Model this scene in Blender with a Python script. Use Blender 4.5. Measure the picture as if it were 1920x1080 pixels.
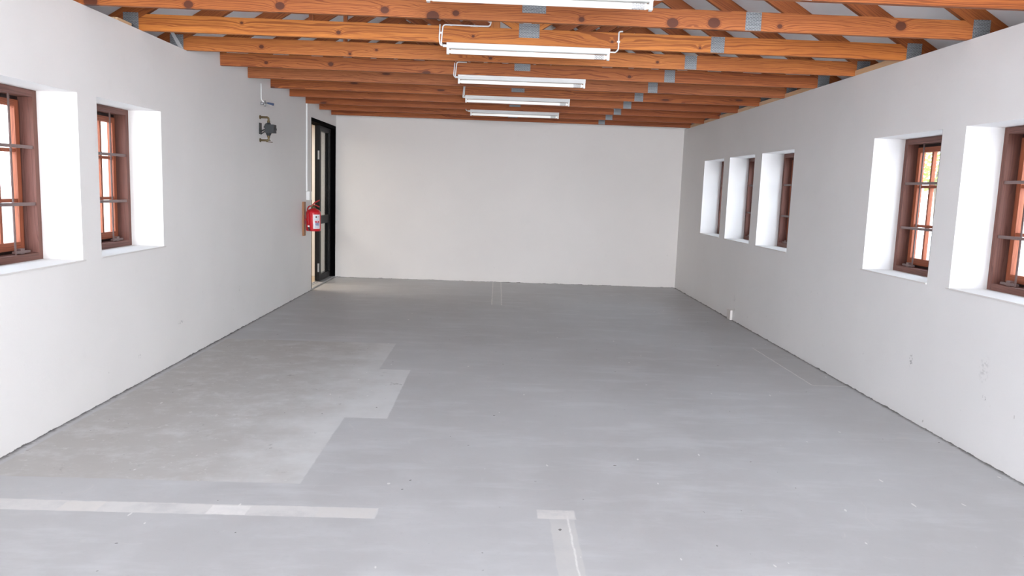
import bpy, bmesh, math, random
from mathutils import Vector, Matrix
for o in list(bpy.data.objects): bpy.data.objects.remove(o, do_unlink=True)
scn = bpy.context.scene
col = scn.collection
PI = math.pi
random.seed(7)

# ------------------------------------------------------------------ camera, sky, light, exposure
F_PX, YAW, PITCH, ROLL, CAM_H = 1426.2, -0.0224, 0.1293, 0.0352, 1.5304
cam_d = bpy.data.cameras.new('camera'); cam = bpy.data.objects.new('camera', cam_d); col.objects.link(cam)
cam_d.sensor_fit = 'HORIZONTAL'; cam_d.sensor_width = 36.0; cam_d.lens = 36.0 * F_PX / 1920.0
cam_d.clip_start = 0.05; cam_d.clip_end = 200
fwd = Vector((-math.sin(YAW)*-1*-1*math.cos(PITCH), math.cos(YAW)*math.cos(PITCH), -math.sin(PITCH)))
right0 = Vector((math.cos(YAW), math.sin(YAW), 0))
up0 = right0.cross(fwd)
cr, sr = math.cos(ROLL), math.sin(ROLL)
right = right0*cr + up0*sr           # image axes turned by the roll
up = up0*cr - right0*sr
M = Matrix((( right.x, up.x, -fwd.x, 0), (right.y, up.y, -fwd.y, 0), (right.z, up.z, -fwd.z, CAM_H), (0, 0, 0, 1)))
cam.matrix_world = M
scn.camera = cam

world = bpy.data.worlds.new('sky'); scn.world = world; world.use_nodes = True
wn = world.node_tree.nodes; wl = world.node_tree.links
bg = wn['Background']; bg.inputs['Strength'].default_value = 3.05
tc = wn.new('ShaderNodeTexCoord'); sx = wn.new('ShaderNodeSeparateXYZ'); rp = wn.new('ShaderNodeValToRGB')
wl.new(tc.outputs['Generated'], sx.inputs[0]); wl.new(sx.outputs['Z'], rp.inputs[0]); wl.new(rp.outputs[0], bg.inputs['Color'])
rp.color_ramp.elements[0].position = 0.0; rp.color_ramp.elements[0].color = (0.90, 0.95, 1.0, 1)
rp.color_ramp.elements[1].position = 0.6; rp.color_ramp.elements[1].color = (0.72, 0.86, 1.0, 1)

def area_light(name, loc, target, sx_, sy_, power, color):
    d = bpy.data.lights.new(name, 'AREA'); d.shape = 'RECTANGLE'; d.size = sx_; d.size_y = sy_
    d.energy = power; d.color = color
    o = bpy.data.objects.new(name, d); col.objects.link(o); o.location = loc
    o.rotation_euler = (Vector(target)-Vector(loc)).to_track_quat('-Z', 'Z').to_euler()
    return o
area_light('daylight_through_entrance', (0.9, -7.7, 1.45), (0.2, 8, 1.6), 4.0, 2.5, 500, (0.93, 0.955, 1.0))
area_light('passage_fill_light', (-4.1, 11.3, 2.48), (-4.1, 11.3, 0), 1.2, 1.6, 21, (1.0, 0.93, 0.82))  # lamp added under the passage ceiling to brighten it, no visible source

scn.view_settings.view_transform = 'Standard'; scn.view_settings.look = 'None'
scn.view_settings.exposure = 1.57; scn.view_settings.gamma = 1.0
scn.view_settings.use_curve_mapping = False

# ------------------------------------------------------------------ room numbers (metres)
XL, XR, YB, YF = -2.626, 2.974, 12.46, -7.0
XC = (XL+XR)/2
T = 0.40                 # wall thickness
ZT = 2.577               # wall top = underside of the tie beams
PIT = 0.62               # roof slope
ZCH = 2.693              # top of the tie beams
S = 0.7916
BY = [12.1254 - i*S for i in range(11)]      # rear faces of the tie beams
def zraf(dx): return ZCH + PIT*(2.76-abs(dx))      # underside of rafters
RV = 0.150
def zceil(dx): return zraf(dx)+RV

# ------------------------------------------------------------------ object helpers
def mesh_obj(name, bm, mat, parent=None, smooth=False):
    me = bpy.data.meshes.new(name); bm.normal_update(); bm.to_mesh(me); bm.free()
    o = bpy.data.objects.new(name, me); col.objects.link(o)
    if mat:
        for m in (mat if isinstance(mat, (list, tuple)) else [mat]): me.materials.append(m)
    if smooth:
        for p in me.polygons: p.use_smooth = True
    if parent:
        o.parent = parent; o.matrix_parent_inverse = Matrix.Translation(-parent.location)
    return o
def sub(o, part):
    o.parent = part; o.matrix_parent_inverse = Matrix.Identity(4); return o
def empty(name, loc):
    o = bpy.data.objects.new(name, None); col.objects.link(o); o.location = loc; o.empty_display_size = 0.1
    return o
def tag(o, label=None, cat=None, group=None, kind=None):
    if label: o['label'] = label
    if cat: o['category'] = cat
    if group: o['group'] = group
    if kind: o['kind'] = kind
    return o
def box(bm, x0, x1, y0, y1, z0, z1, mi=0):
    v = [bm.verts.new(p) for p in ((x0,y0,z0),(x1,y0,z0),(x1,y1,z0),(x0,y1,z0),(x0,y0,z1),(x1,y0,z1),(x1,y1,z1),(x0,y1,z1))]
    for f in ((0,3,2,1),(4,5,6,7),(0,1,5,4),(1,2,6,5),(2,3,7,6),(3,0,4,7)):
        fc = bm.faces.new([v[i] for i in f]); fc.material_index = mi
    return v
def bevel(bm, w, seg=2, ang=0.5):
    es = [e for e in bm.edges if len(e.link_faces) == 2 and e.calc_face_angle(0) > ang]
    bmesh.ops.bevel(bm, geom=es, offset=w, segments=seg, affect='EDGES', clamp_overlap=True)
def tube(bm, pts, r, n=12, rs=None, cap=True):
    pts = [Vector(p) for p in pts]; rings = []; prev = None
    for i, p in enumerate(pts):
        a = pts[max(0, i-1)]; b = pts[min(len(pts)-1, i+1)]
        t = (b-a).normalized()
        if prev is None:
            s = t.cross(Vector((0, 0, 1)))
            if s.length < 1e-3: s = t.cross(Vector((1, 0, 0)))
        else: s = prev - t*prev.dot(t)
        s.normalize(); prev = s; u = t.cross(s)
        rr = rs[i] if rs else r
        rings.append([bm.verts.new(p + (s*math.cos(2*PI*k/n)+u*math.sin(2*PI*k/n))*rr) for k in range(n)])
    for a, b in zip(rings, rings[1:]):
        for k in range(n): bm.faces.new((a[k], a[(k+1) % n], b[(k+1) % n], b[k]))
    if cap:
        bm.faces.new(rings[0][::-1]); bm.faces.new(rings[-1])
    bmesh.ops.recalc_face_normals(bm, faces=bm.faces)
def lathe(bm, c, prof, n=32):
    rings = [[bm.verts.new((c[0]+r*math.cos(2*PI*k/n), c[1]+r*math.sin(2*PI*k/n), c[2]+z)) for k in range(n)] for r, z in prof]
    for a, b in zip(rings, rings[1:]):
        for k in range(n): bm.faces.new((a[k], a[(k+1) % n], b[(k+1) % n], b[k]))
    bm.faces.new(rings[0][::-1]); bm.faces.new(rings[-1])
def rounded(path, r=0.02, n=5):
    out = [Vector(path[0])]
    for i in range(1, len(path)-1):
        p = Vector(path[i]); a = Vector(path[i-1])-p; b = Vector(path[i+1])-p
        q = min(r, a.length*.45, b.length*.45); s = p+a.normalized()*q; e = p+b.normalized()*q
        for k in range(n+1):
            t = k/n; out.append(s*(1-t)**2 + p*2*t*(1-t) + e*t*t)
    out.append(Vector(path[-1])); return out

# ------------------------------------------------------------------ node helper
class N:
    def __init__(s, name):
        s.m = bpy.data.materials.new(name); s.m.use_nodes = True; s.t = s.m.node_tree
        s.b = s.t.nodes['Principled BSDF']; s.out = s.t.nodes['Material Output']
    def new(s, k, **kw):
        n = s.t.nodes.new(k)
        for a, b in kw.items(): setattr(n, a, b)
        return n
    def put(s, sock, v):
        if isinstance(v, bpy.types.NodeSocket): s.t.links.new(v, sock)
        else:
            if isinstance(v, (tuple, list)) and len(v) == 3 and sock.type == 'RGBA': v = (*v, 1)
            sock.default_value = v
    def math(s, op, a, b=0.0, c=0.0, clamp=False):
        n = s.new('ShaderNodeMath', operation=op, use_clamp=clamp)
        s.put(n.inputs[0], a); s.put(n.inputs[1], b); s.put(n.inputs[2], c); return n.outputs[0]
    def comb(s, x, y, z=0.0):
        n = s.new('ShaderNodeCombineXYZ'); s.put(n.inputs[0], x); s.put(n.inputs[1], y); s.put(n.inputs[2], z); return n.outputs[0]
    def sep(s, v):
        n = s.new('ShaderNodeSeparateXYZ'); s.put(n.inputs[0], v); return n.outputs
    def noise(s, v, scale, detail=3, rough=.5, out=0):
        n = s.new('ShaderNodeTexNoise'); s.put(n.inputs['Vector'], v); s.put(n.inputs['Scale'], scale)
        n.inputs['Detail'].default_value = detail; n.inputs['Roughness'].default_value = rough; return n.outputs[out]
    def mix(s, f, a, b, blend='MIX'):
        n = s.new('ShaderNodeMix', data_type='RGBA', blend_type=blend)
        s.put(n.inputs[0], f); s.put(n.inputs[6], a); s.put(n.inputs[7], b); return n.outputs[2]
    def step(s, v, a, b, o0=0.0, o1=1.0, smooth=True):
        n = s.new('ShaderNodeMapRange', interpolation_type='SMOOTHSTEP' if smooth else 'LINEAR')
        s.put(n.inputs[0], v); s.put(n.inputs[1], a); s.put(n.inputs[2], b); s.put(n.inputs[3], o0); s.put(n.inputs[4], o1); return n.outputs[0]
    def ramp(s, v, stops):
        n = s.new('ShaderNodeValToRGB'); e = n.color_ramp.elements
        while len(e) < len(stops): e.new(0.5)
        for x, (p, c) in zip(e, stops): x.position = p; x.color = (*c, 1)
        s.put(n.inputs[0], v); return n.outputs[0]
    def bump(s, h, strength, dist=0.01):
        n = s.new('ShaderNodeBump'); s.put(n.inputs['Height'], h); n.inputs['Strength'].default_value = strength
        n.inputs['Distance'].default_value = dist; s.t.links.new(n.outputs[0], s.b.inputs['Normal'])
    def set(s, **kw):
        for k, v in kw.items(): s.put(s.b.inputs[k.replace('_', ' ')], v)
        return s
    def pos(s): return s.new('ShaderNodeNewGeometry').outputs['Position']
    def uv(s): return s.new('ShaderNodeUVMap').outputs[0]
    def rect(s, X, Y, x0, x1, y0, y1, e=0.006):
        a = s.step(X, x0-e, x0+e); b = s.step(X, x1-e, x1+e, 1, 0); c = s.step(Y, y0-e, y0+e); d = s.step(Y, y1-e, y1+e, 1, 0)
        return s.math('MULTIPLY', s.math('MULTIPLY', a, b), s.math('MULTIPLY', c, d))
def plain(name, c, rough=.5, metal=0.0, nscale=30, amt=.08, bump=0.0, spec=.5):
    m = N(name); g = m.new('ShaderNodeTexCoord').outputs['Object']
    n = m.noise(g, nscale, 3)
    m.set(Base_Color=m.mix(n, tuple(x*(1-amt) for x in c), tuple(min(1, x*(1+amt)) for x in c)), Roughness=rough, Metallic=metal)
    m.put(m.b.inputs['Specular IOR Level'], spec)
    if bump: m.bump(m.noise(g, nscale*4, 3), bump, .002)
    return m.m

# ------------------------------------------------------------------ materials
def plaster(name, c, ragged=True, marks=()):
    m = N(name); p = m.pos(); X, Y, Z = m.sep(p)
    n1 = m.noise(p, 1.1, 4); n2 = m.noise(p, 9, 4); n3 = m.noise(p, 55, 4, .6)
    base = m.mix(m.step(n1, .3, .7), tuple(x*.965 for x in c), c)
    base = m.mix(m.step(n2, .62, .8, 0, .35), base, tuple(x*.93 for x in c))
    # brushed patches and small dirt specks near the bottom of the walls
    sp = m.noise(m.comb(m.math('MULTIPLY', X, 1.0), Y, m.math('MULTIPLY', Z, .6)), 24, 2, .5)
    low = m.step(Z, .15, 1.0, 1, 0)
    base = m.mix(m.math('MULTIPLY', m.step(sp, .74, .80, 0, .5), low), base, (.33, .30, .27))
    for (my, mz, ry, rz, s_) in marks:      # scuff marks left on the plaster
        dy = m.math('DIVIDE', m.math('SUBTRACT', Y, my), ry); dz = m.math('DIVIDE', m.math('SUBTRACT', Z, mz), rz)
        d = m.math('SQRT', m.math('ADD', m.math('MULTIPLY', dy, dy), m.math('MULTIPLY', dz, dz)))
        k = m.math('MULTIPLY', m.step(d, .3, 1, 1, 0), m.step(m.noise(p, 60, 3), .5, .62, 0, s_))
        base = m.mix(k, base, (.30, .29, .29))
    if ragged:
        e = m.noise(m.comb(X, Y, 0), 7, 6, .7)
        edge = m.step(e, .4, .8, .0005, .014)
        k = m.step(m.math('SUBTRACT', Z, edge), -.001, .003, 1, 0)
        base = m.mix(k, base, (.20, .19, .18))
    m.set(Base_Color=base, Roughness=.62); m.put(m.b.inputs['Specular IOR Level'], .35)
    m.bump(m.math('ADD', m.math('MULTIPLY', n3, .5), m.math('MULTIPLY', n2, .7)), .11, .012)
    return m.m
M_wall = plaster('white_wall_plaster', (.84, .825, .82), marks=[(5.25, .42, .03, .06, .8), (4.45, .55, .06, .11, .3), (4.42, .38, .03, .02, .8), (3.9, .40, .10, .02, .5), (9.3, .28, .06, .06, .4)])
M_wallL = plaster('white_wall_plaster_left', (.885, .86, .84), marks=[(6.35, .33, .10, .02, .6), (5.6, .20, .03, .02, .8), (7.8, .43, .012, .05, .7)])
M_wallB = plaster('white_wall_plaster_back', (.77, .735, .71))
M_ceil = plain('roof_sheeting_white', (.87, .88, .90), .6, 0, 3, .03)

def floor_mat():
    m = N('painted_concrete_floor'); p = m.pos(); X0, Y0, _ = m.sep(p)
    w = m.noise(p, 14, 3); w2 = m.noise(m.comb(Y0, X0, 3.0), 14, 3)
    X = m.math('ADD', X0, m.math('MULTIPLY', m.math('SUBTRACT', w, .5), .014))
    Y = m.math('ADD', Y0, m.math('MULTIPLY', m.math('SUBTRACT', w2, .5), .014))
    n1 = m.noise(p, .55, 4, .55); n2 = m.noise(p, 3.5, 5, .6); n3 = m.noise(p, 30, 4, .6)
    c = m.mix(m.step(n1, .3, .7), (.44, .435, .44), (.50, .50, .51))
    c = m.mix(m.step(n2, .45, .72, 0, .45), c, (.55, .55, .56))
    c = m.mix(m.step(n3, .58, .75, 0, .2), c, (.36, .36, .36))
    c = m.mix(m.step(m.noise(m.comb(m.math('MULTIPLY', X0, .9), m.math('MULTIPLY', Y0, 3.2), 2.0), 1.6, 5, .65), .48, .70, 0, .4), c, (.60, .605, .62))
    # the unpainted, paler stepped patch of slab on the left
    a = m.rect(X, Y, -2.57, -.945, 6.22, 7.29); b = m.rect(X, Y, -2.57, -.685, 4.88, 6.24); d = m.rect(X, Y, -2.57, -.965, 3.745, 4.89)
    patch = m.math('MAXIMUM', m.math('MAXIMUM', a, b), d)
    edgy = m.step(m.math('SUBTRACT', X0, m.math('MULTIPLY', n2, 1.2)), -2.3, -1.2)
    pc = m.mix(edgy, (.46, .44, .42), (.68, .68, .68))
    pc = m.mix(m.step(m.noise(m.comb(m.math('MULTIPLY', X0, .8), Y0, 1.0), 5, 6, .7), .45, .75, 0, .8), pc, (.63, .625, .62))
    pc = m.mix(m.step(m.noise(p, 17, 4, .7), .60, .70, 0, .7), pc, (.66, .65, .63))
    pc = m.mix(m.step(m.noise(m.comb(Y0, X0, 9.0), 6, 5, .7), .63, .70, 0, .55), pc, (.22, .21, .20))
    c = m.mix(m.math('MULTIPLY', patch, .85), c, pc)
    # filled chases
    def strip(c, x0, x1, y0, y1, colr, amt, ns=9):
        k = m.rect(X, Y, x0, x1, y0, y1, .004)
        blot = m.step(m.noise(p, ns, 5, .7), .3, .62, amt*.45, amt)
        return m.mix(m.math('MULTIPLY', k, blot), c, colr)
    c = strip(c, -3.0, -.52, 3.355, 3.465, (.68, .665, .65), .9, 5)
    c = strip(c, -3.0, -.52, 3.462, 3.472, (.70, .68, .66), .7, 20)
    c = strip(c, -1.98, -1.80, 3.36, 3.46, (.70, .67, .64), .8, 8)
    c = strip(c, -1.30, -1.12, 3.36, 3.46, (.78, .765, .75), 1., 8)
    c = strip(c, -.80, -.53, 3.36, 3.46, (.64, .62, .60), .9, 8)
    c = strip(c, .290, .405, -3, 3.44, (.56, .55, .54), .95, 6)
    c = strip(c, .372, .380, -3, 3.44, (.78, .77, .75), .9, 30)
    c = strip(c, .235, .415, 3.40, 3.50, (.68, .66, .64), 1.0, 7)
    for x0, x1, y0, y1 in ((-.045, -.030, 9.97, 12.46), (.085, .100, 9.97, 12.46), (2.655, 2.668, 6.13, 7.62), (2.66, 2.974, 6.11, 6.125)):
        c = strip(c, x0, x1, y0, y1, (.74, .72, .70), .9, 12)
    c = strip(c, -.03, .085, 9.98, 12.46, (.52, .515, .51), .8, 6)
    c = strip(c, 2.67, 2.974, 6.12, 7.6, (.42, .41, .40), .45, 6)
    # specks, scratches and grime along the walls
    c = m.mix(m.math('MULTIPLY', m.step(m.noise(p, 26, 1, .3), .79, .80, 0, .8), m.step(n2, .5, .55)), c, (.08, .075, .07))
    c = m.mix(m.step(m.noise(m.comb(X0, m.math('MULTIPLY', Y0, .35), 5.), 26, 1, .3), .79, .80, 0, .7), c, (.78, .77, .75))
    sc = m.math('ABSOLUTE', m.math('SUBTRACT', m.noise(m.comb(X0, Y0, 7.), 1.3, 2), .5))
    c = m.mix(m.math('MULTIPLY', m.step(sc, .0, .004, .5, 0), m.step(n2, .5, .6)), c, (.55, .54, .53))
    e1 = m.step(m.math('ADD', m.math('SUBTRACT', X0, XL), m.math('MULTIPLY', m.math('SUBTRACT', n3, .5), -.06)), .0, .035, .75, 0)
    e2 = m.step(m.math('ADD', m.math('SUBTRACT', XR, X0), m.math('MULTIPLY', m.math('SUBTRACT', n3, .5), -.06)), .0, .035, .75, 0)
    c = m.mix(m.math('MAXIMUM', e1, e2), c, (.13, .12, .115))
    r = m.step(n2, .3, .7, .42, .56)
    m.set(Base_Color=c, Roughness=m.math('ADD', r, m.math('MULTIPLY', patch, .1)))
    m.put(m.b.inputs['Specular IOR Level'], .45)
    m.bump(m.math('ADD', m.math('MULTIPLY', n3, .4), n2), .12, .01)
    return m.m
M_floor = floor_mat()

def wood(name, seed, knots=(), light=(.66, .225, .062), dark=(.33, .075, .018), knotty=True):
    m = N(name); U, V, _ = m.sep(m.uv())
    u = m.math('ADD', U, seed*3.71); v = V
    n1 = m.noise(m.comb(m.math('MULTIPLY', u, .9), m.math('MULTIPLY', v, 7.0), seed), 1.0, 3, .5)
    warp = m.math('MULTIPLY', m.math('SUBTRACT', n1, .5), .15)
    kd = None
    if knotty:
        vo = m.new('ShaderNodeTexVoronoi', feature='F1', voronoi_dimensions='2D')
        m.put(vo.inputs['Vector'], m.comb(m.math('MULTIPLY', u, 1.15), m.math('ADD', m.math('MULTIPLY', v, 4.5), seed*1.7))); vo.inputs['Scale'].default_value = 1.0
        kd = m.math('MULTIPLY', vo.outputs['Distance'], .21)        # about metres
        rnd = m.sep(vo.outputs['Color'])[0]
        kd = m.math('ADD', kd, m.step(rnd, .45, .55, .0, .2))
    for (ku, kv, kr) in knots:
        du = m.math('DIVIDE', m.math('SUBTRACT', U, ku), 1.25); dv = m.math('SUBTRACT', V, kv)
        d = m.math('SUBTRACT', m.math('SQRT', m.math('ADD', m.math('MULTIPLY', du, du), m.math('MULTIPLY', dv, dv))), kr-.009)
        kd = d if kd is None else m.math('MINIMUM', kd, d)
    if kd is not None:
        push = m.math('DIVIDE', .0009, m.math('ADD', m.math('MAXIMUM', kd, 0.0), .02))
        warp = m.math('ADD', warp, push)
    h = m.math('ADD', v, warp)
    rings = m.noise(m.comb(m.math('MULTIPLY', h, 165), seed*5., 0), 1.0, 1, .4)
    fine = m.noise(m.comb(m.math('MULTIPLY', u, 5), m.math('MULTIPLY', v, 420), seed), 1.0, 3, .65)
    tone = m.noise(m.comb(m.math('MULTIPLY', u, .7), m.math('MULTIPLY', v, 3), seed+4.), 1.0, 2)
    k = m.step(rings, .50, .60)
    c = m.mix(m.step(tone, .35, .65), light, tuple(a*b for a, b in zip(light, (.82, .76, .68))))
    c = m.mix(m.math('MULTIPLY', k, .78), c, dark)
    c = m.mix(m.step(fine, .47, .62, 0, .55), c, dark)
    if kd is not None:
        c = m.mix(m.step(kd, .010, .024, .55, 0), c, dark)
        c = m.mix(m.step(kd, .008, .012, .92, 0), c, (.085, .022, .010))
    m.set(Base_Color=c, Roughness=.55); m.put(m.b.inputs['Specular IOR Level'], .3)
    m.bump(m.math('ADD', m.math('MULTIPLY', rings, .6), fine), .12, .003)
    return m.m
M_rawpine = wood('raw_pine', 9.3, light=(.88, .62, .40), dark=(.66, .40, .22), knotty=False)
M_board = wood('pine_backboard', 3.3, light=(.52, .27, .14), dark=(.33, .15, .08), knotty=False)
M_frame = wood('dark_window_wood', 5.1, light=(.23, .105, .085), dark=(.13, .055, .045), knotty=False)
M_sash = wood('red_window_wood', 6.4, light=(.42, .125, .060), dark=(.24, .065, .034), knotty=False)

def nailplate():
    m = N('galvanised_nail_plate'); uv = m.uv()
    b = m.new('ShaderNodeTexBrick'); m.put(b.inputs['Vector'], uv); b.inputs['Scale'].default_value = 1
    b.offset = .5; b.inputs['Brick Width'].default_value = .021; b.inputs['Row Height'].default_value = .0085
    b.inputs['Mortar Size'].default_value = .0022; b.inputs['Mortar Smooth'].default_value = .3
    n = m.noise(uv, 160, 3, .6)
    slots = m.math('MULTIPLY', m.math('SUBTRACT', 1.0, b.outputs['Fac']), m.step(n, .35, .45))
    c = m.mix(slots, (.33, .34, .35), (.075, .08, .09))
    m.set(Base_Color=m.mix(m.noise(uv, 30, 2), c, (.42, .44, .46)), Roughness=.45, Metallic=.35)
    m.put(m.b.inputs['Base Color'], m.mix(m.math('MULTIPLY', slots, .8), (.30, .315, .33), (.06, .065, .075)))
    m.bump(slots, .8, -.002); return m.m
M_plate = nailplate()
M_strap = plain('galvanised_strap', (.50, .50, .51), .5, .1, 60, .15)
M_white = plain('white_enamel', (.74, .74, .73), .35, 0, 8, .02)
M_pvc = plain('white_pvc', (.84, .84, .83), .4, 0, 8, .02)
M_greyplastic = plain('grey_plastic', (.36, .37, .38), .5, 0, 20, .05)
M_black = plain('black_aluminium', (.008, .008, .009), .5, .0, 40, .1, spec=.2)
M_jet = plain('jet_black_aluminium', (.002, .002, .0025), .8, 0, 40, .1, spec=.02)
M_charcoal = plain('charcoal_plastic', (.026, .029, .032), .45, 0, 60, .2)
M_brass = plain('aged_brass', (.20, .15, .08), .4, .7, 80, .3)
M_rebate_shade = plain('rebate_shade_dark', (.030, .012, .010), .7, 0, 30, .2)  # near-black colour standing for the shade in the window rebates
M_steel = plain('bar_steel_brown', (.17, .105, .095), .45, .1, 40, .12)
M_chrome = plain('dull_chrome', (.55, .55, .56), .3, .9, 40, .1)
M_blue = plain('blue_lever_plastic', (.05, .08, .16), .4, 0, 30, .1)
M_red = plain('red_extinguisher_paint', (.60, .012, .022), .28, 0, 12, .05)
M_redplastic = plain('red_hose', (.42, .015, .02), .45, 0, 30, .1)
M_beige = plain('beige_passage_paint', (.70, .60, .49), .7, 0, 5, .03)
M_tile = plain('beige_floor_tile', (.55, .44, .31), .35, 0, 6, .06)
M_brownskirt = plain('brown_skirting', (.30, .10, .03), .5, 0, 30, .15)
M_ground = plain('pale_paving', (.72, .70, .68), .9, 0, 4, .12)
M_leaf = plain('yellow_green_leaf', (.34, .42, .10), .6, 0, 9, .35)
M_bark = plain('grey_bark', (.20, .15, .11), .9, 0, 20, .3)

def roughcast():
    m = N('grey_roughcast'); p = m.pos()
    n = m.noise(p, 38, 4, .7); n2 = m.noise(p, 2, 3)
    c = m.mix(m.step(n, .35, .65), (.55, .55, .57), (.75, .75, .76))
    m.set(Base_Color=m.mix(m.step(n2, .4, .6, 0, .3), c, (.66, .65, .63)), Roughness=.9); m.bump(n, .5, .02); return m.m
M_rough = roughcast()
def glass():
    m = N('clear_pane'); t = m.new('ShaderNodeBsdfTransparent'); g = m.new('ShaderNodeBsdfGlossy')
    t.inputs[0].default_value = (.95, .97, .98, 1); g.inputs['Roughness'].default_value = .03
    mx = m.new('ShaderNodeMixShader'); lw = m.new('ShaderNodeLayerWeight'); lw.inputs[0].default_value = .5
    m.put(mx.inputs[0], m.math('ADD', .04, m.math('MULTIPLY', m.math('POWER', lw.outputs['Facing'], 5.0), .5))); m.put(mx.inputs[1], t.outputs[0]); m.put(mx.inputs[2], g.outputs[0])
    m.t.links.new(mx.outputs[0], m.out.inputs[0]); return m.m
M_glass = glass()
def tube_mat():
    m = N('fluorescent_tube'); g = m.new('ShaderNodeTexCoord').outputs['Object']; X, Y, Z = m.sep(g)
    # the printed grey rating marks near the tube's ends
    b = m.new('ShaderNodeTexBrick'); m.put(b.inputs['Vector'], m.comb(X, Z)); b.inputs['Scale'].default_value = 1
    b.inputs['Brick Width'].default_value = .019; b.inputs['Row Height'].default_value = .007; b.inputs['Mortar Size'].default_value = .002
    k = m.math('MULTIPLY', b.outputs['Fac'], m.step(X, .487, .489)); k = m.math('MULTIPLY', k, m.step(X, .555, .557, 1, 0))
    c = m.mix(k, (.88, .88, .86), (.42, .42, .43))
    m.set(Base_Color=c, Roughness=.22, Emission_Color=(1.0, .985, .95, 1), Emission_Strength=m.math('MULTIPLY', m.math('SUBTRACT', 1.0, k), .12)); return m.m
M_tube = tube_mat()

# ------------------------------------------------------------------ the room shell
def grid_wall(bm, axis, face, outer, us, zs, filled):
    """wall slab between face and outer; cells (us x zs) that are not filled are openings"""
    nu, nz = len(us)-1, len(zs)-1
    cache = {}
    def V(i, j, k):
        key = (i, j, k)
        if key not in cache:
            d = face if k == 0 else outer
            cache[key] = bm.verts.new((d, us[i], zs[j]) if axis == 'x' else (us[i], d, zs[j]))
        return cache[key]
    def ok(i, j): return 0 <= i < nu and 0 <= j < nz and filled((us[i]+us[i+1])/2, (zs[j]+zs[j+1])/2)
    for i in range(nu):
        for j in range(nz):
            if not ok(i, j): continue
            bm.faces.new((V(i,j,0), V(i+1,j,0), V(i+1,j+1,0), V(i,j+1,0)))
            bm.faces.new((V(i,j,1), V(i,j+1,1), V(i+1,j+1,1), V(i+1,j,1)))
            if not ok(i-1, j): bm.faces.new((V(i,j,0), V(i,j+1,0), V(i,j+1,1), V(i,j,1)))
            if not ok(i+1, j): bm.faces.new((V(i+1,j,0), V(i+1,j,1), V(i+1,j+1,1), V(i+1,j+1,0)))
            if not ok(i, j-1): bm.faces.new((V(i,j,0), V(i,j,1), V(i+1,j,1), V(i+1,j,0)))
            if not ok(i, j+1): bm.faces.new((V(i,j+1,0), V(i+1,j+1,0), V(i+1,j+1,1), V(i,j+1,1)))
    bmesh.ops.recalc_face_normals(bm, faces=bm.faces)
WZ0, WZ1 = .976, 2.030
WIN_L = [(3.92, 4.873), (5.103, 6.052)]
WIN_R = [(3.955, 4.895), (5.155, 6.092), (7.735, 8.682), (8.925, 9.893), (10.145, 11.102)]
DOOR = (10.82, 12.45, 2.425)

def inopen(wins, y, z): return any(a < y < b and WZ0 < z < WZ1 for a, b in wins)
bm = bmesh.new()
us = sorted({YF-T, YB+T, DOOR[0], DOOR[1], *[q for w in WIN_L for q in w]})
grid_wall(bm, 'x', XL, XL-T, us, [0, WZ0, WZ1, DOOR[2], ZT],
          lambda y, z: not inopen(WIN_L, y, z) and not (DOOR[0] < y < DOOR[1] and z < DOOR[2]))
# plaster carried up between the trusses in the far half of the left wall
for a, b in zip([6.585]+[y+.001 for y in BY[6::-1]], [y-.037 for y in BY[6::-1]]+[YB]):
    zl, zr = zceil(XL-.09-XC)-.004, zceil(XL-XC)-.004
    v = [bm.verts.new(p) for p in ((XL,a,ZT),(XL,b,ZT),(XL-.09,b,ZT),(XL-.09,a,ZT),(XL,a,zr),(XL,b,zr),(XL-.09,b,zl),(XL-.09,a,zl))]
    for f in ((4,5,6,7),(0,1,5,4),(1,2,6,5),(2,3,7,6),(3,0,4,7)): bm.faces.new([v[i] for i in f])
wl_ = tag(mesh_obj('wall_left', bm, M_wallL), kind='structure')
bm = bmesh.new()
us = sorted({YF-T, YB+T, *[q for w in WIN_R for q in w]})
grid_wall(bm, 'x', XR, XR+T, us, [0, WZ0, WZ1, ZT], lambda y, z: not inopen(WIN_R, y, z))
tag(mesh_obj('wall_right', bm, M_wall), kind='structure')
# gable ends
def gable(name, y0, y1, mat, opening=None):
    bm = bmesh.new()
    def prism(poly):
        a = [bm.verts.new((x, y0, z)) for x, z in poly]; b = [bm.verts.new((x, y1, z)) for x, z in poly]
        bm.faces.new(a); bm.faces.new(b[::-1])
        for i in range(len(poly)):
            j = (i+1) % len(poly); bm.faces.new((a[i], b[i], b[j], a[j]))
    top = [(XR, zceil(2.8)-.004), (XC, zceil(0)-.004), (XL, zceil(2.8)-.004)]
    top = [(XR+T-.001, zceil(2.8+T)-.002)]+top[:0]+[(XC, zceil(0)-.004), (XL-T+.001, zceil(2.8+T)-.002)]
    up_ = [(XL-T+.001, ZT+.0004), (XR+T-.001, ZT+.0004), (XR, zceil(2.8)-.004), (XC, zceil(0)-.004), (XL, zceil(2.8)-.004)]
    if not opening: prism([(XL, 0), (XR, 0), (XR, ZT), (XL, ZT)]); prism(up_)
    else:
        x0, x1, z1 = opening
        prism([(XL, 0), (x0, 0), (x0, z1), (x0, ZT), (XL, ZT)]); prism([(x1, 0), (XR, 0), (XR, ZT), (x1, ZT)])
        prism([(x0, z1), (x1, z1), (x1, ZT), (x0, ZT)]); prism(up_)
    bmesh.ops.recalc_face_normals(bm, faces=bm.faces)
    return tag(mesh_obj(name, bm, mat), kind='structure')
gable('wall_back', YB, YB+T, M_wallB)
gable('wall_front', YF-T, YF, M_wallB, opening=(-1.0, 2.7, 2.4))
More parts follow.
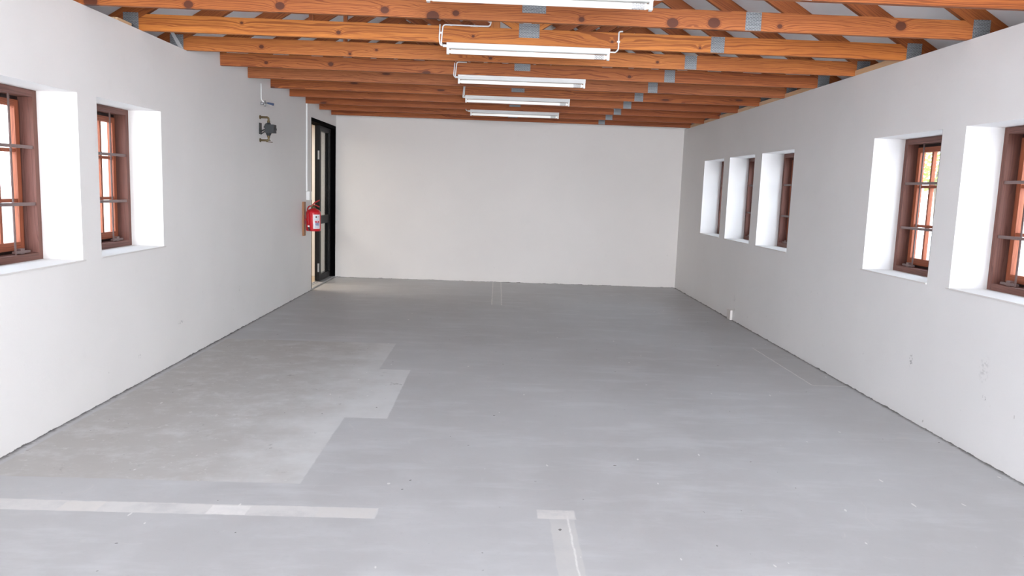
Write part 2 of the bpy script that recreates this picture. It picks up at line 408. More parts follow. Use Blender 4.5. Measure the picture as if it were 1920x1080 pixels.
# floor slab and ceiling
bm = bmesh.new(); box(bm, XL, XR, YF, YB, -.12, 0); tag(mesh_obj('floor', bm, M_floor), kind='structure')
bm = bmesh.new()
for s in (-1, 1):
    e = 3.45
    pts = [(XC, zceil(0)), (XC+s*e, zceil(e)), (XC+s*e, zceil(e)+.03), (XC, zceil(0)+.03)]
    a = [bm.verts.new((x, YF-.5, z)) for x, z in pts]; b = [bm.verts.new((x, YB+.5, z)) for x, z in pts]
    bm.faces.new(a); bm.faces.new(b[::-1])
    for i in range(4):
        j = (i+1) % 4; bm.faces.new((a[i], b[i], b[j], a[j]))
bmesh.ops.recalc_face_normals(bm, faces=bm.faces)
tag(mesh_obj('ceiling', bm, M_ceil), kind='structure')

# ------------------------------------------------------------------ windows
def uvbox(bm, x0, x1, y0, y1, z0, z1, ax):
    """box with plank UVs: u runs along axis ax, v across it, in metres"""
    uvl = bm.loops.layers.uv.verify()
    box(bm, x0, x1, y0, y1, z0, z1); off = random.random()*5
    bm.faces.ensure_lookup_table()
    for f in bm.faces[-6:]:
        n = f.normal if f.normal.length else None
        f.normal_update(); n = f.normal
        for l in f.loops:
            c = l.vert.co; o = [i for i in range(3) if i != ax and abs(n[i]) < .5]
            l[uvl].uv = (c[ax]+off, c[o[0]] if o else 0)
def window(num, side, y0, y1):
    s = -1 if side == 'left' else 1
    xf = XL if s < 0 else XR
    root = empty('window_%d' % num, (xf+s*.25, (y0+y1)/2, WZ0)); tag(root, kind='structure')
    def X(d0, d1):
        a, b = xf+s*d0, xf+s*d1; return (min(a, b), max(a, b))
    g = .001
    ya, yb, za, zb = y0+g, y1-g, WZ0+.012, WZ1-g
    # outer frame
    bm = bmesh.new(); fw = .042; x0, x1 = X(.25, .375)
    uvbox(bm, x0, x1, ya, ya+fw, za, zb, 2); uvbox(bm, x0, x1, yb-fw, yb, za, zb, 2)
    uvbox(bm, x0, x1, ya+fw, yb-fw, zb-fw, zb, 1); uvbox(bm, x0, x1, ya+fw, yb-fw, za, za+fw, 1)
    mesh_obj('window_frame', bm, M_frame, root)
    # near-black strips painting in the shade of the gap between frame and casements
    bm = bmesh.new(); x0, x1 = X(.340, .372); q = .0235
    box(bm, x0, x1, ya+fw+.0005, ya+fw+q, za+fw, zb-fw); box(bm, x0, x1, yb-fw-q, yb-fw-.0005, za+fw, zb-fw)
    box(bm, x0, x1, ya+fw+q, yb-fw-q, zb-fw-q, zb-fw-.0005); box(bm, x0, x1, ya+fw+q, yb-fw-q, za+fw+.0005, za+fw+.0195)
    mesh_obj('rebate_shade_strip', bm, M_rebate_shade, root)
    # two casements
    ym = (ya+yb)/2; x0, x1 = X(.322, .362); iy0, iy1, iz0, iz1 = ya+fw+.024, yb-fw-.024, za+fw+.020, zb-fw-.024
    for c0, c1 in ((iy0, ym-.001), (ym+.001, iy1)):
        bm = bmesh.new(); st = .040
        uvbox(bm, x0, x1, c0, c0+st, iz0, iz1, 2); uvbox(bm, x0, x1, c1-st, c1, iz0, iz1, 2)
        uvbox(bm, x0, x1, c0+st, c1-st, iz1-st, iz1, 1); uvbox(bm, x0, x1, c0+st, c1-st, iz0, iz0+st+.01, 1)
        cm = (c0+c1)/2; xa, xb = X(.329, .357)
        uvbox(bm, xa, xb, cm-.011, cm+.011, iz0+st, iz1-st, 2)
        for t in (1, 2):
            zz = iz0+(iz1-iz0)*t/3
            uvbox(bm, xa, xb, c0+st, cm-.011, zz-.011, zz+.011, 1); uvbox(bm, xa, xb, cm+.011, c1-st, zz-.011, zz+.011, 1)
        sash = mesh_obj('casement', bm, M_sash, root)
        bm = bmesh.new(); xg = X(.341, .345); box(bm, *xg, c0+st*.7, c1-st*.7, iz0+st*.7, iz1-st*.7)
        p = mesh_obj('glass_pane', bm, M_glass, root); p.parent = sash; p.matrix_parent_inverse = Matrix.Identity(4)
    # burglar bars
    bm = bmesh.new(); xb_ = xf+s*.262
    for t in (1, 2):
        zz = za+(zb-za)*t/3; box(bm, *X(.256, .270), ya+fw-.002, yb-fw+.002, zz-.010, zz+.010)
    for t in (1, 2, 3):
        yy = y0+(y1-y0)*t/4; tube(bm, [(xb_+s*.012, yy, za+fw-.002), (xb_+s*.012, yy, zb-fw+.002)], .0065, 8)
    mesh_obj('burglar_bars', bm, M_steel, root)
    # casement stays on the bottom rail
    for yy in (y0+.17, y1-.17):
        bm = bmesh.new(); box(bm, *X(.270, .292), yy-.075, yy+.075, za+fw+.006, za+fw+.020); box(bm, *X(.272, .296), yy-.02, yy+.02, za+fw+.001, za+fw+.034)
        bevel(bm, .003, 1); mesh_obj('window_stay', bm, M_steel, root)
    # plastered sill with a thin nosing
    bm = bmesh.new(); a, b = X(0, .375); box(bm, a, b, ya, yb, WZ0+.0005, WZ0+.0115)
    a, b = X(-.006, 0); box(bm, a+ (0.0003 if s<0 else 0), b-(0.0003 if s>0 else 0), y0+.002, y1+.028, WZ0+.002, WZ0+.0115); bevel(bm, .002, 1)
    mesh_obj('window_sill', bm, M_wallB, root)
n = 1
for a, b in WIN_L: window(n, 'left', a, b); n += 1
for a, b in WIN_R: window(n, 'right', a, b); n += 1

# ------------------------------------------------------------------ sliding door in the left wall
root = tag(empty('door_1', (XL-.11, 11.64, 0)), kind='structure')
bm = bmesh.new(); fx0, fx1 = XL-.165, XL-.002
box(bm, fx0, fx1, DOOR[0]+.001, DOOR[0]+.04, .018, DOOR[2]-.001); box(bm, fx0, fx1, DOOR[1]-.05, DOOR[1]-.001, .018, DOOR[2]-.001)
box(bm, fx0, fx1, DOOR[0]+.04, DOOR[1]-.05, DOOR[2]-.05, DOOR[2]-.001)
bevel(bm, .003, 1); mesh_obj('door_frame', bm, M_jet, root)
bm = bmesh.new(); box(bm, fx0, fx1, DOOR[0]+.001, DOOR[1]-.001, .0005, .018)
for xx in (XL-.083, XL-.128): box(bm, xx-.004, xx+.004, DOOR[0]+.04, DOOR[1]-.05, .018, .026)
mesh_obj('threshold_track', bm, M_strap, root)
for xc, yo in ((XL-.083, 0.0), (XL-.128, .03)):
    y0, y1 = 11.62+yo, 12.395
    bm = bmesh.new(); xa, xb = xc-.018, xc+.018; st = .085
    box(bm, xa, xb, y0, y0+st, .028, 2.372); box(bm, xa, xb, y1-st, y1, .028, 2.372)
    for z0, z1 in ((.028, .118), (.90, 1.02), (2.30, 2.372)): box(bm, xa+.001, xb-.001, y0+st, y1-st, z0, z1)
    leaf = mesh_obj('door_leaf', bm, M_black, root)
    bm = bmesh.new(); box(bm, xc-.003, xc+.003, y0+st-.01, y1-st+.01, .10, .91); box(bm, xc-.003, xc+.003, y0+st-.01, y1-st+.01, 1.01, 2.31)
    g_ = mesh_obj('door_glass', bm, M_glass, root); g_.parent = leaf; g_.matrix_parent_inverse = Matrix.Identity(4)
    if yo == 0:
        bm = bmesh.new()
        for zz in (.17, 1.87): box(bm, xc-.012, xc+.012, y0-.006, y0-.0003, zz, zz+.13)
        h_ = mesh_obj('door_bumper', bm, M_greyplastic, root); h_['label'] = 'pale grey edge clips'
# the passage beyond the door
bm = bmesh.new(); box(bm, -5.2, XL-T, 9.2, 12.70, -.12, -.002); box(bm, XL-T, XL-.001, DOOR[0], DOOR[1], -.12, -.0005)
tag(mesh_obj('floor_passage', bm, M_tile), kind='structure')
bm = bmesh.new()
box(bm, -5.2, XL-T-.001, 12.60, 12.70, 0, 2.56); box(bm, -5.2, XL-T-.001, 9.2, 9.3, 0, 2.56); box(bm, -5.3, -5.2, 9.2, 12.70, 0, 2.56); box(bm, -5.2, XL-T-.001, 9.3, 12.60, 2.50, 2.56)
tag(mesh_obj('wall_passage', bm, M_beige), kind='structure')
bm = bmesh.new(); box(bm, -5.19, XL-T-.002, 12.582, 12.599, 0, .085); tag(mesh_obj('baseboard_passage', bm, M_brownskirt), kind='structure')

# ------------------------------------------------------------------ roof trusses
def clip(poly, a, b, c):
    """keep the side a*x+b*z+c >= 0"""
    out = []
    for i in range(len(poly)):
        p, q = poly[i], poly[(i+1) % len(poly)]; dp = a*p[0]+b*p[1]+c; dq = a*q[0]+b*q[1]+c
        if dp >= 0: out.append(p)
        if dp*dq < 0: t = dp/(dp-dq); out.append((p[0]+(q[0]-p[0])*t, p[1]+(q[1]-p[1])*t))
    return out
def plank(name, poly, y0, y1, d, org, mat, parent):
    bm = bmesh.new(); uvl = bm.loops.layers.uv.verify()
    a = [bm.verts.new((x, y0, z)) for x, z in poly]; b = [bm.verts.new((x, y1, z)) for x, z in poly]
    bm.faces.new(a); bm.faces.new(b[::-1])
    for i in range(len(poly)):
        j = (i+1) % len(poly); bm.faces.new((a[i], b[i], b[j], a[j]))
    bmesh.ops.recalc_face_normals(bm, faces=bm.faces)
    nx, nz = -d[1], d[0]
    for f in bm.faces:
        f.normal_update(); side = abs(f.normal.y) < .5
        for l in f.loops:
            c = l.vert.co; u = (c.x-org[0])*d[0]+(c.z-org[1])*d[1]; v = (c.x-org[0])*nx+(c.z-org[1])*nz
            l[uvl].uv = (u, v + (c.y-y0 if side else 0))
    return mesh_obj(name, bm, mat, parent)
def plate(x, z, w, h, y, parent):
    bm = bmesh.new(); uvl = bm.loops.layers.uv.verify(); box(bm, x-w/2, x+w/2, y-.0017, y-.0002, z-h/2, z+h/2)
    for f in bm.faces:
        for l in f.loops: l[uvl].uv = (l.vert.co.x-x+w/2, l.vert.co.z-z+h/2)
    return mesh_obj('nail_plate', bm, M_plate, parent)
KN = {9: [(-2.571, .019, .033), (-1.967, .023, .022), (-1.4, .037, .022), (-.747, .037, .020), (-.446, .012, .030), (-.302, .035, .016), (.49, .028, .014), (1.067, .030, .028), (1.75, .035, .012), (2.524, .066, .026), (1.33, .040, .030)],
      8: [(-1.9, .08, .008), (-.22, .05, .008), (.80, .05, .008), (1.45, .03, .007), (-1.2, .04, .012)],
      7: [(-2.0, .05, .014), (-1.27, .02, .009), (-1.05, .06, .008), (-.1, .03, .01), (1.3, .05, .009)],
      6: [(-1.6, .05, .018), (-2.2, .04, .012), (1.2, .04, .012)]}
names = {10: 'roof truss cut off by the top edge of the view',
         9: 'roof truss with large dark knots, just behind the cropped front lamp',
         8: 'roof truss carrying the lamp with white conduits at both of its ends',
         7: 'plain roof truss straight behind the second lamp, grey strap on its left end',
         6: 'roof truss carrying the third lamp from the front',
         5: 'roof truss without a lamp, between the third and the fourth lamp',
         4: 'roof truss carrying the fourth lamp from the front',
         3: 'roof truss without a lamp, between the fourth and the farthest lamp',
         2: 'roof truss carrying the farthest lamp',
         1: 'last but one roof truss before the white back wall, no lamp on it',
         0: 'last orange pine roof truss, closest to the white back wall'}
sl = math.sqrt(1+PIT*PIT)
for i, yb in enumerate(BY):
    t_seed = 1.3*i+.7
    li = [(.44, .125, .034), (.44, .125, .034), (.45, .13, .036), (.45, .135, .040), (.48, .150, .042), (.45, .155, .060),
          (.50, .165, .052), (.60, .215, .060), (.63, .225, .052), (.50, .168, .052), (.47, .155, .042)][i]
    li = (li[0]*.96, li[1]*.95, li[2]*.82)
    mw = wood('orange_pine_%d' % i, t_seed, KN.get(i, ()), light=li, dark=tuple(a*b for a, b in zip(li, (.40, .27, .24))), knotty=i < 7)
    mr = wood('orange_pine_rafter_%d' % i, t_seed+20, (), light=(.36, .105, .026), dark=(.19, .045, .012))
    y0, y1 = yb-.036, yb
    root = empty('roof_truss', (XC, yb-.018, ZT))
    tag(root, 'orange pine '+names[i] if i not in (0,) else names[i], 'roof truss', 'pine roof trusses across the room')
    xm = XL+.0005 if i <= 6 else -99
    def cl(poly): return clip(poly, 1, 0, -xm) if xm > -50 else poly
    ch = [(XC-2.95, ZT), (XC+2.95, ZT), (XC+2.76, ZCH), (XC-2.76, ZCH)]
    # each tie beam is spliced at the same place, under a nail plate
    plank('tie_beam', cl(clip(ch, -1, 0, 1.58)), y0, y1, (1, 0), (0, ZT), mw, root)
    mw2 = mw if i in (9,) else wood('orange_pine_end_%d' % i, t_seed+7, KN.get(i, ()), light=tuple(a*b for a, b in zip(li, (.86, .80, .76))), dark=tuple(a*b for a, b in zip(li, (.36, .23, .2))), knotty=i < 8)
    plank('tie_beam', clip(ch, 1, 0, -1.5805), y0, y1, (1, 0), (0, ZT), mw2, root)
    for s in (-1, 1):
        P = [(XC, zraf(0)), (XC, zraf(0)+RV-.002), (XC+s*3.08, zraf(3.08)+RV-.002), (XC+s*3.08, ZT), (XC+s*2.95, ZT)]
        if s < 0: P = cl(P)
        dv = (1/sl, -s*PIT/sl)
        plank('rafter', P, y0, y1, dv, (XC, zraf(0)), mr, root)
        # web rising from the middle of the tie beam to the middle of the rafter
        b0 = (XC+s*.035, ZCH); b1 = (XC+s*1.42, zraf(1.42)); dx, dz = b1[0]-b0[0], b1[1]-b0[1]; L = math.hypot(dx, dz); dx, dz = dx/L, dz/L; nx, nz = -dz*.037, dx*.037
        ext = .3
        W_ = [(b0[0]-dx*ext+nx, b0[1]-dz*ext+nz), (b1[0]+dx*ext+nx, b1[1]+dz*ext+nz), (b1[0]+dx*ext-nx, b1[1]+dz*ext-nz), (b0[0]-dx*ext-nx, b0[1]-dz*ext-nz)]
        W_ = clip(W_, 0, 1, -(ZCH+.0005)); W_ = clip(W_, s, 0, -s*XC-.0005)
        W_ = clip(W_, -s*PIT, -1, ZCH+PIT*2.76+s*PIT*XC-.0005)
        plank('web', W_, y0, y1, (dx, dz), b0, mr if i != 8 else mw, root)
        # short diagonal from the rafter's middle back to the tie beam
        if i == 9 and s > 0: plate(XC+s*1.42, zraf(1.42)+.03, .11, .10, y0, root)
    plate(XC+.015, ZCH-.0115, .150, .100, y0, root)
    plate(1.58, ZT+.058, .10, .113, y0, root)
    for s in (-1, 1):
        if s < 0 and (i <= 6 or i >= 9): continue
        hx = XC+s*2.87
        plate(hx, ZT+.065, .11, .118, y0, root)
    if i in (7, 8):   # thin upright pieces seen in the left half
        px = {8: -1.40, 7: -1.31}[i]
        plank('post', [(px-.015, ZCH+.0005), (px+.015, ZCH+.0005), (px+.015, zraf(px+.015-XC)-.0005), (px-.015, zraf(px-.015-XC)-.0005)], y0, y1, (0, 1), (px, ZCH), mr, root)
    if i == 7:
        bm = bmesh.new(); v = []
        for (x, z) in ((XL-.125, ZCH+.03), (XL-.095, ZCH+.03), (XL-.010, ZT+.002), (XL-.045, ZT+.002)): v.append((x, z))
        a = [bm.verts.new((x, y0-.004, z)) for x, z in v]; b = [bm.verts.new((x, y0-.0022, z)) for x, z in v]
        bm.faces.new(a); bm.faces.new(b[::-1])
        for k in range(4): bm.faces.new((a[k], b[k], b[(k+1) % 4], a[(k+1) % 4]))
        bmesh.ops.recalc_face_normals(bm, faces=bm.faces); o = mesh_obj('tie_down_strap', bm, M_strap, root); o['label'] = 'grey metal strap'
# binder laid along the top of the tie beams
bm = bmesh.new(); uvbox(bm, -.095, -.025, 5.775, 8.2, ZCH+.0005, ZCH+.085, 1)
tag(mesh_obj('roof_binder', bm, wood('orange_pine_binder', 31, (), light=(.62, .24, .07), dark=(.30, .08, .02))), 'short pine timber on the tie beams above the second lamp, cut end facing out', 'timber')
# wall plates of raw pine on the right wall
first = None
for i in (8, 6, 5, 4, 3, 2, 1):
    ya, yb = BY[i]+.0005, BY[i-1]-.0365

    bm = bmesh.new(); uvbox(bm, XR+.002, XR+.075, ya, yb, ZT+.0005, ZT+.044, 1)
    where = {8: 'nearest of the pale raw pine blocks on the right wall top', 6: 'pale raw pine block on the right wall top, second nearest piece',
             5: 'pale raw pine block on the right wall top, third nearest piece', 4: 'pale raw pine block on the right wall top, fourth nearest piece',
             3: 'pale raw pine block on the right wall top, third from the back wall', 2: 'pale raw pine block on the right wall top, second from the back wall',
             1: 'pale raw pine block on the right wall top, closest to the back wall'}[i]
    tag(mesh_obj('wall_plate', bm, M_rawpine), where, 'timber', 'raw pine blocks on the right wall top')
bm = bmesh.new(); uvbox(bm, XL-.06, XL-.002, 5.42, 5.62, ZT+.0005, ZT+.02, 1)
tag(mesh_obj('wood_offcut', bm, M_rawpine), 'small pale wood offcut lying on the left wall top', 'timber')

# ------------------------------------------------------------------ fluorescent lamps
def lamp(i, label):
    y = BY[i]-.018; L = 1.20; xc = .188
    root = empty('fluorescent_lamp', (xc, y, ZT)); tag(root, label, 'lamp', 'fluorescent batten lamps under the trusses')
    z1 = ZT-.0008
    bm = bmesh.new()   # trapezoid steel channel
    prof = [(-.034, z1), (.034, z1), (.036, z1-.012), (.022, z1-.038), (-.022, z1-.038), (-.036, z1-.012)]
    a = [bm.verts.new((xc-L/2, y+p, z)) for p, z in prof]; b = [bm.verts.new((xc+L/2, y+p, z)) for p, z in prof]
    bm.faces.new(a); bm.faces.new(b[::-1])
    for k in range(6): bm.faces.new((a[k], b[k], b[(k+1) % 6], a[(k+1) % 6]))
    bmesh.ops.recalc_face_normals(bm, faces=bm.faces); bevel(bm, .002, 1)
    mesh_obj('lamp_housing', bm, M_white, root)
    for s in (-1, 1):
        bm = bmesh.new(); xe = xc+s*(L/2-.010); box(bm, xe-.009, xe+.009, y-.018, y+.018, z1-.080, z1-.0385); bevel(bm, .006, 2)
        mesh_obj('lamp_holder', bm, M_white, root)
    bm = bmesh.new(); x0, x1 = -L/2+.020, L/2-.020; pts = [(x0, 0, 0), (x0+.012, 0, 0), (x0+.0121, 0, 0), (0, 0, 0), (x1-.0121, 0, 0), (x1-.012, 0, 0), (x1, 0, 0)]
    tube(bm, pts, .0165, 20, rs=[.0135, .0135, .0165, .0165, .0165, .0135, .0135])
    t = mesh_obj('lamp_tube', bm, M_tube, None, True); t.location = (0, 0, z1-.060-ZT); t.parent = root
    bm = bmesh.new(); xe = xc-L/2; tube(bm, [(xe-.028, y, z1-.020), (xe-.0005, y, z1-.020)], .010, 10); mesh_obj('cable_gland', bm, M_pvc, root)
    return root
lamp(10, 'nearest white fluorescent batten, cut off by the top edge of the view')
lamp(8, 'second nearest white fluorescent batten, with a white conduit at each end')
lamp(6, 'third white fluorescent batten from the front')
lamp(4, 'fourth white fluorescent batten from the front')
lamp(2, 'farthest and smallest looking white fluorescent batten')
def conduit(paths, label, clips=()):
    root = empty('cable_conduit', paths[0][0]); tag(root, label, 'conduit', 'white conduits feeding the lamps')
    for p in paths:
        bm = bmesh.new(); tube(bm, rounded(p, .02), .0052, 10); mesh_obj('pipe', bm, M_pvc, root, True)
    for c in clips:
        bm = bmesh.new(); box(bm, c[0]-.011, c[0]+.011, c[1]-.003, c[1]+.011, c[2]-.006, c[2]+.006); bevel(bm, .002, 1); mesh_obj('clip', bm, M_pvc, root)
xl, xr = .188-.6-.030, .188+.6
yf = BY[8]-.036-.008
conduit([[(-.462, yf, ZCH+.008), (-.466, yf, ZT+.02), (-.458, yf, ZT-.019), (xl-.002, BY[8]-.018, ZT-.021)],
         [(-.09, yf, ZCH+.055), (-.098, yf, ZCH+.006), (-.44, yf, ZCH+.006), (-.447, yf, ZT+.05), (-.450, yf, ZT-.008), (xl-.002, BY[8]-.018, ZT-.021)]],
        'pair of thin white conduits at the left end of the second lamp', [(-.455, yf, ZT+.065)])
conduit([[(.875, yf, ZCH+.008), (.845, yf, ZCH+.006), (.848, yf, ZT-.005), (.83, BY[8]-.018, ZT-.021), (xr+.03, BY[8]-.018, ZT-.021), (xr+.004, BY[8]-.018, ZT-.021)]],
        'single white conduit on the tie beam at the right end of the second lamp', [(.846, yf, ZT+.05)])
yf = BY[6]-.036-.008
conduit([[(-.445, yf, ZCH-.012), (-.452, yf, ZT-.012), (xl, BY[6]-.018, ZT-.021)], [(-.33, yf, ZCH-.004), (-.425, yf, ZCH-.004), (-.436, yf, ZT-.01), (xl, BY[6]-.018, ZT-.021)]],
        'pair of thin white conduits at the left end of the third lamp')
yf = BY[4]-.036-.008
conduit([[(-.430, yf, ZCH-.015), (-.438, yf, ZT-.012), (xl, BY[4]-.018, ZT-.021)], [(-.418, yf, ZCH-.015), (-.424, yf, ZT-.01), (xl, BY[4]-.018, ZT-.021)]],
        'pair of thin white conduits at the left end of the fourth lamp')
conduit([[(xl-.03, BY[2]-.046, ZT+.002), (xl-.025, BY[2]-.040, ZT-.018), (xl, BY[2]-.018, ZT-.021)]], 'tiny white conduit bend at the left end of the farthest lamp')
conduit([[(.885, BY[10]-.044, ZT+.05), (.885, BY[10]-.044, ZT-.013), (.83, BY[10]-.018, ZT-.021), (xr+.004, BY[10]-.018, ZT-.021)]], 'white conduit at the right end of the cropped front lamp')
bm = bmesh.new(); lathe(bm, (-.445, BY[10]-.018, ZT-.048), [(.024, 0), (.030, .004), (.030, .0475)], 24)
tag(mesh_obj('junction_box', bm, M_greyplastic, None, True), 'small round grey junction box beside the left end of the front lamp', 'junction box')

# ------------------------------------------------------------------ fittings on the left wall
# tap and pump
root = tag(empty('shutoff_valve', (XL, 8.45, 2.36)), 'small shut-off valve with a dark blue lever, high on the left wall', 'valve')
bm = bmesh.new(); tube(bm, rounded([(XL+.006, 8.56, ZT-.001), (XL+.006, 8.56, 2.40), (XL+.05, 8.56, 2.365)], .02), .006, 10); o = mesh_obj('pipe', bm, M_pvc, root, True)
bm = bmesh.new(); tube(bm, [(XL+.0005, 8.56, 2.365), (XL+.03, 8.56, 2.365), (XL+.031, 8.56, 2.365), (XL+.06, 8.56, 2.365)], .01, 12, rs=[.018, .018, .011, .011])
tube(bm, [(XL+.045, 8.56, 2.33), (XL+.045, 8.56, 2.395)], .009, 10); mesh_obj('valve_body', bm, M_chrome, root, True)
bm = bmesh.new(); tube(bm, [(XL+.06, 8.56, 2.37), (XL+.09, 8.53, 2.365), (XL+.15, 8.52, 2.352)], .01, 10, rs=[.005, .010, .013]); mesh_obj('lever', bm, M_blue, root, True)
root = tag(empty('water_pump', (XL, 8.55, 2.08)), 'black pump controller on brass pipe elbows, fixed high on the left wall', 'pump')
cy, cx = 8.52, XL+.095
for zt, zb, nm in ((2.212, 2.165, 1), (1.965, 2.01, -1)):
    bm = bmesh.new(); tube(bm, rounded([(XL+.0005, cy, zt), (cx, cy, zt), (cx, cy, zb)], .022, 6), .0115, 12)
    tube(bm, [(XL+.0005, cy, zt), (XL+.008, cy, zt)], .022, 14); tube(bm, [(cx, cy, zb-.012*nm), (cx, cy, zb+.012*nm)], .017, 8)
    mesh_obj('pipe_elbow', bm, M_brass, root, True)
bm = bmesh.new(); lathe(bm, (cx, cy, 2.012), [(.014, 0), (.020, .006), (.030, .028), (.032, .045), (.032, .11), (.024, .128), (.022, .138), (.012, .146)], 20); mesh_obj('pump_body', bm, M_charcoal, root, True)
bm = bmesh.new(); box(bm, cx-.028, cx+.072, cy-.05, cy+.045, 2.045, 2.135); bevel(bm, .008, 2); box(bm, cx+.0722, cx+.086, cy-.015, cy+.012, 2.075, 2.098); bevel(bm, .001, 1); mesh_obj('control_box', bm, M_charcoal, root)
bm = bmesh.new(); box(bm, XL+.0005, XL+.010, cy-.035, cy+.035, 2.03, 2.15)
tube(bm, [(XL+.01, cy, 2.06), (cx-.028, cy-.02, 2.085)], .008, 8); tube(bm, [(XL+.01, cy, 2.03), (cx-.03, cy-.03, 2.06)], .006, 8); tube(bm, [(cx-.045, cy, 2.10), (cx-.02, cy, 2.145)], .012, 10)
mesh_obj('bracket', bm, M_charcoal, root)
bm = bmesh.new(); tube(bm, [(cx+.01, cy-.014, 1.965), (cx+.03, cy-.04, 1.962)], .005, 8); tube(bm, [(cx-.022, cy-.02, 1.950), (cx+.048, cy-.02, 1.945)], .0045, 8); mesh_obj('drain_tap', bm, M_brass, root)
# trunking and switch box
root = tag(empty('cable_trunking', (XL, 10.55, 2.0)), 'white cable trunking running down the left wall to a grey box beside the door', 'trunking')
bm = bmesh.new(); box(bm, XL+.0005, XL+.020, 10.53, 10.56, 1.42, ZT-.0005); bevel(bm, .003, 1); mesh_obj('trunking_channel', bm, M_pvc, root)
bm = bmesh.new(); box(bm, XL+.0005, XL+.018, 10.53, 10.63, 1.405, 1.42); mesh_obj('trunking_foot', bm, M_pvc, root)
bm = bmesh.new(); box(bm, XL+.0005, XL+.045, 10.55, 10.66, 1.285, 1.40); bevel(bm, .004, 2); tag(mesh_obj('switch_box', bm, M_pvc), 'white wall switch box just above the red fire extinguisher', 'switch')
# backboard and fire extinguisher
bm = bmesh.new(); uvbox(bm, XL+.0005, XL+.022, 10.33, 10.43, .805, 1.262, 2)
tag(mesh_obj('backboard', bm, M_board), 'brown wooden backboard screwed to the left wall behind the red fire extinguisher', 'board')
ex, ey, ez = -2.487, 10.38, .873
root = tag(empty('fire_extinguisher', (ex, ey, ez)), 'red fire extinguisher hanging on the wooden board beside the black door', 'fire extinguisher')
R = .097
bm = bmesh.new(); lathe(bm, (ex, ey, ez), [(R-.010, 0), (R-.003, .004), (R, .014), (R, .245), (R-.004, .262), (R-.018, .280), (R-.042, .294), (.032, .302), (.026, .306)], 40)
cyl = mesh_obj('cylinder', bm, M_red, root, True)
bm = bmesh.new(); lathe(bm, (ex, ey, ez), [(.024, .3065), (.027, .310), (.027, .322), (.018, .326), (.018, .345), (.012, .350)], 20); mesh_obj('valve', bm, M_brass, root, True)
bm = bmesh.new(); tube(bm, [(ex-.018, ey, ez+.348), (ex+.02, ey-.005, ez+.385), (ex+.085, ey-.01, ez+.418)], .008, 8); mesh_obj('lever', bm, M_redplastic, root)
bm = bmesh.new(); tube(bm, [(ex-.012, ey, ez+.346), (ex+.03, ey-.005, ez+.350), (ex+.082, ey-.01, ez+.326)], .008, 8); mesh_obj('carry_handle', bm, M_redplastic, root)
bm = bmesh.new(); hp = [(ex-.018, ey-.004, ez+.335), (ex-.05, ey-.03, ez+.335), (ex-.066, ey-.065, ez+.300), (ex-.052, ey-.092, ez+.25), (ex-.044, ey-.098, ez+.16), (ex-.038, ey-.100, ez+.075)]
tube(bm, rounded(hp, .03), .009, 10); hose = mesh_obj('hose', bm, M_redplastic, root, True)
bm = bmesh.new(); tube(bm, [(ex-.038, ey-.101, ez+.075), (ex-.036, ey-.101, ez+.048), (ex-.030, ey-.101, ez+.010)], .01, 10, rs=[.009, .011, .013]); sub(mesh_obj('nozzle', bm, M_charcoal, root, True), hose)
bm = bmesh.new(); box(bm, ex-.052, ex-.026, ey-.1165, ey-.113, ez+.058, ez+.080); o = sub(mesh_obj('seal_tag', bm, M_white, root), hose); o['label'] = 'small white tag'
def labmat():
    m = N('extinguisher_label'); U, V, _ = m.sep(m.uv())
    c = (.80, .82, .86)
    txt = m.step(m.noise(m.comb(m.math('MULTIPLY', U, 60), m.math('MULTIPLY', V, 16)), 1, 2, .6), .50, .56)
    def blk(c, u0, u1, v0, v1, colr, k=1.0, rough=False):
        r = m.rect(U, V, u0, u1, v0, v1, .01)
        if rough: r = m.math('MULTIPLY', r, txt)
        return m.mix(m.math('MULTIPLY', r, k), c, colr)
    c = blk(c, .30, .50, .76, .90, (.12, .08, .07)); c = blk(c, .55, .85, .80, .88, (.25, .16, .12), 1, True)
    c = blk(c, .15, .85, .64, .73, (.28, .32, .45), .9, True)
    c = blk(c, .25, .85, .42, .57, (.62, .03, .06)); c = blk(c, .48, .62, .46, .53, (.85, .85, .88))
    c = blk(c, .25, .85, .22, .42, (.05, .09, .32)); c = blk(c, .25, .85, .23, .41, (.80, .82, .86), 1, True)
    c = blk(c, .18, .85, .08, .19, (.20, .22, .40), .9, True)
    m.set(Base_Color=c, Roughness=.4); return m.m
bm = bmesh.new(); uvl = bm.loops.layers.uv.verify(); n_ = 12; a0, a1 = math.radians(-78), math.radians(-22)
rows = []
for rr in (R+.0006, R+.0016):
    rows.append([[bm.verts.new((ex+rr*math.cos(a0+(a1-a0)*k/n_), ey+rr*math.sin(a0+(a1-a0)*k/n_), ez+z)) for k in range(n_+1)] for z in (.035, .225)])
for k in range(n_):
    f = bm.faces.new((rows[1][0][k], rows[1][0][k+1], rows[1][1][k+1], rows[1][1][k]))
    for l, q in zip(f.loops, ((k/n_, 0), ((k+1)/n_, 0), ((k+1)/n_, 1), (k/n_, 1))): l[uvl].uv = q
    bm.faces.new((rows[0][0][k+1], rows[0][0][k], rows[0][1][k], rows[0][1][k+1]))
    bm.faces.new((rows[0][0][k], rows[0][0][k+1], rows[1][0][k+1], rows[1][0][k])); bm.faces.new((rows[1][1][k], rows[1][1][k+1], rows[0][1][k+1], rows[0][1][k]))
o = sub(mesh_obj('instruction_label', bm, labmat(), root), cyl); o['label'] = 'white label with red and blue print'
bm = bmesh.new(); box(bm, XL+.0225, ex-R-.0005, ey-.02, ey+.02, ez+.14, ez+.16); box(bm, XL+.0225, XL+.026, ey-.03, ey+.03, ez+.09, ez+.21); mesh_obj('hanging_bracket', bm, M_redplastic, root)
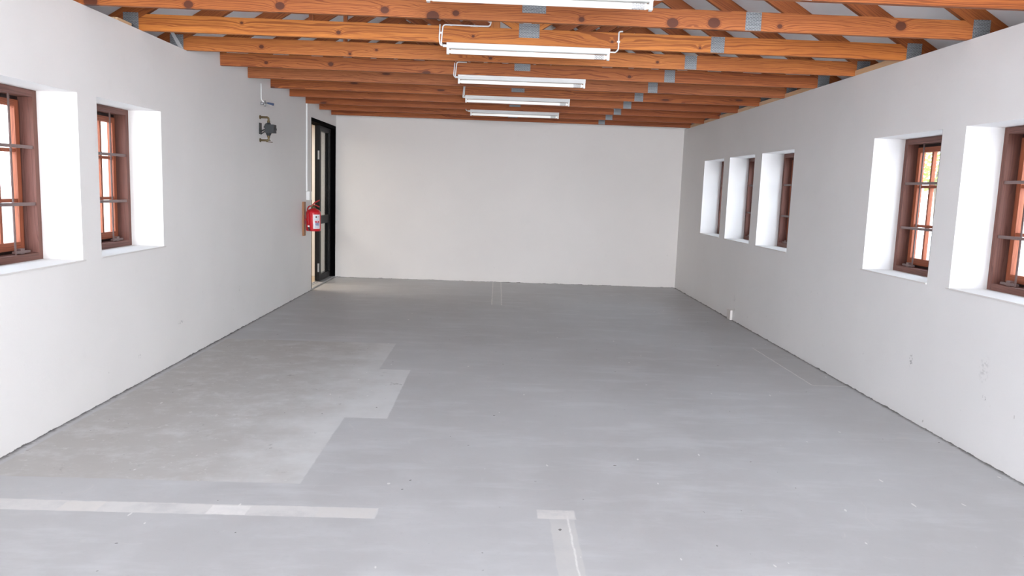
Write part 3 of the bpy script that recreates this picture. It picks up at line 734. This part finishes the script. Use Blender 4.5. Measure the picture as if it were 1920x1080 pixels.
# low painted box on the right wall
bm = bmesh.new(); box(bm, XR-.028, XR-.0005, 9.335, 9.465, .001, .122); bevel(bm, .003, 1)
tag(mesh_obj('cover_box', bm, M_wallB), 'small white painted cover box at the foot of the right wall', 'cover box')

# ------------------------------------------------------------------ outside
bm = bmesh.new(); 
for x0, x1, y0, y1 in ((-30, -5.31, -20, 40), (XR+T, 30, -20, 40), (-5.31, XL-T-.001, -20, 9.19), (-5.31, XR+T, YB+T+.001, 40), (XL-T-.001, XR+T, -20, YF-T-.001)):
    box(bm, x0, x1, y0, y1, -.3, -.15)
tag(mesh_obj('ground', bm, M_ground), kind='structure')
for s, x in ((-1, -6.6), (1, 7.3)):
    bm = bmesh.new(); box(bm, x-.1, x+.1, -8, 26, -.15, 1.0 if s > 0 else 1.15)
    tag(mesh_obj('boundary_wall', bm, M_rough), 'low grey roughcast boundary wall seen through the %s windows' % ('left' if s < 0 else 'right'), 'wall')
root = tag(empty('garden_tree', (6.2, 10.6, -.15)), 'yellow green tree outside the second nearest right window', 'tree')
bm = bmesh.new(); tube(bm, [(6.2, 10.6, -.15), (6.22, 10.6, .9), (6.15, 10.65, 1.8), (6.2, 10.6, 2.5)], .06, 10, rs=[.09, .07, .05, .03]); mesh_obj('trunk', bm, M_bark, root, True)
bm = bmesh.new(); rg = random.Random(4)
for k in range(2600):
    th, ph, r = rg.uniform(0, 2*PI), math.acos(rg.uniform(-1, 1)), rg.uniform(.35, 1)**.5
    c = Vector((6.2+.85*r*math.sin(ph)*math.cos(th), 10.6+1.2*r*math.sin(ph)*math.sin(th), 2.5+.8*r*math.cos(ph)))
    a = Vector((rg.uniform(-1, 1), rg.uniform(-1, 1), rg.uniform(-1, 1))).normalized(); b = a.cross(Vector((rg.uniform(-1, 1), rg.uniform(-1, 1), .3))).normalized()
    l_, w_ = .055, .020
    bm.faces.new([bm.verts.new(c+a*l_), bm.verts.new(c+b*w_), bm.verts.new(c-a*l_), bm.verts.new(c-b*w_)])
mesh_obj('foliage', bm, M_leaf, root)
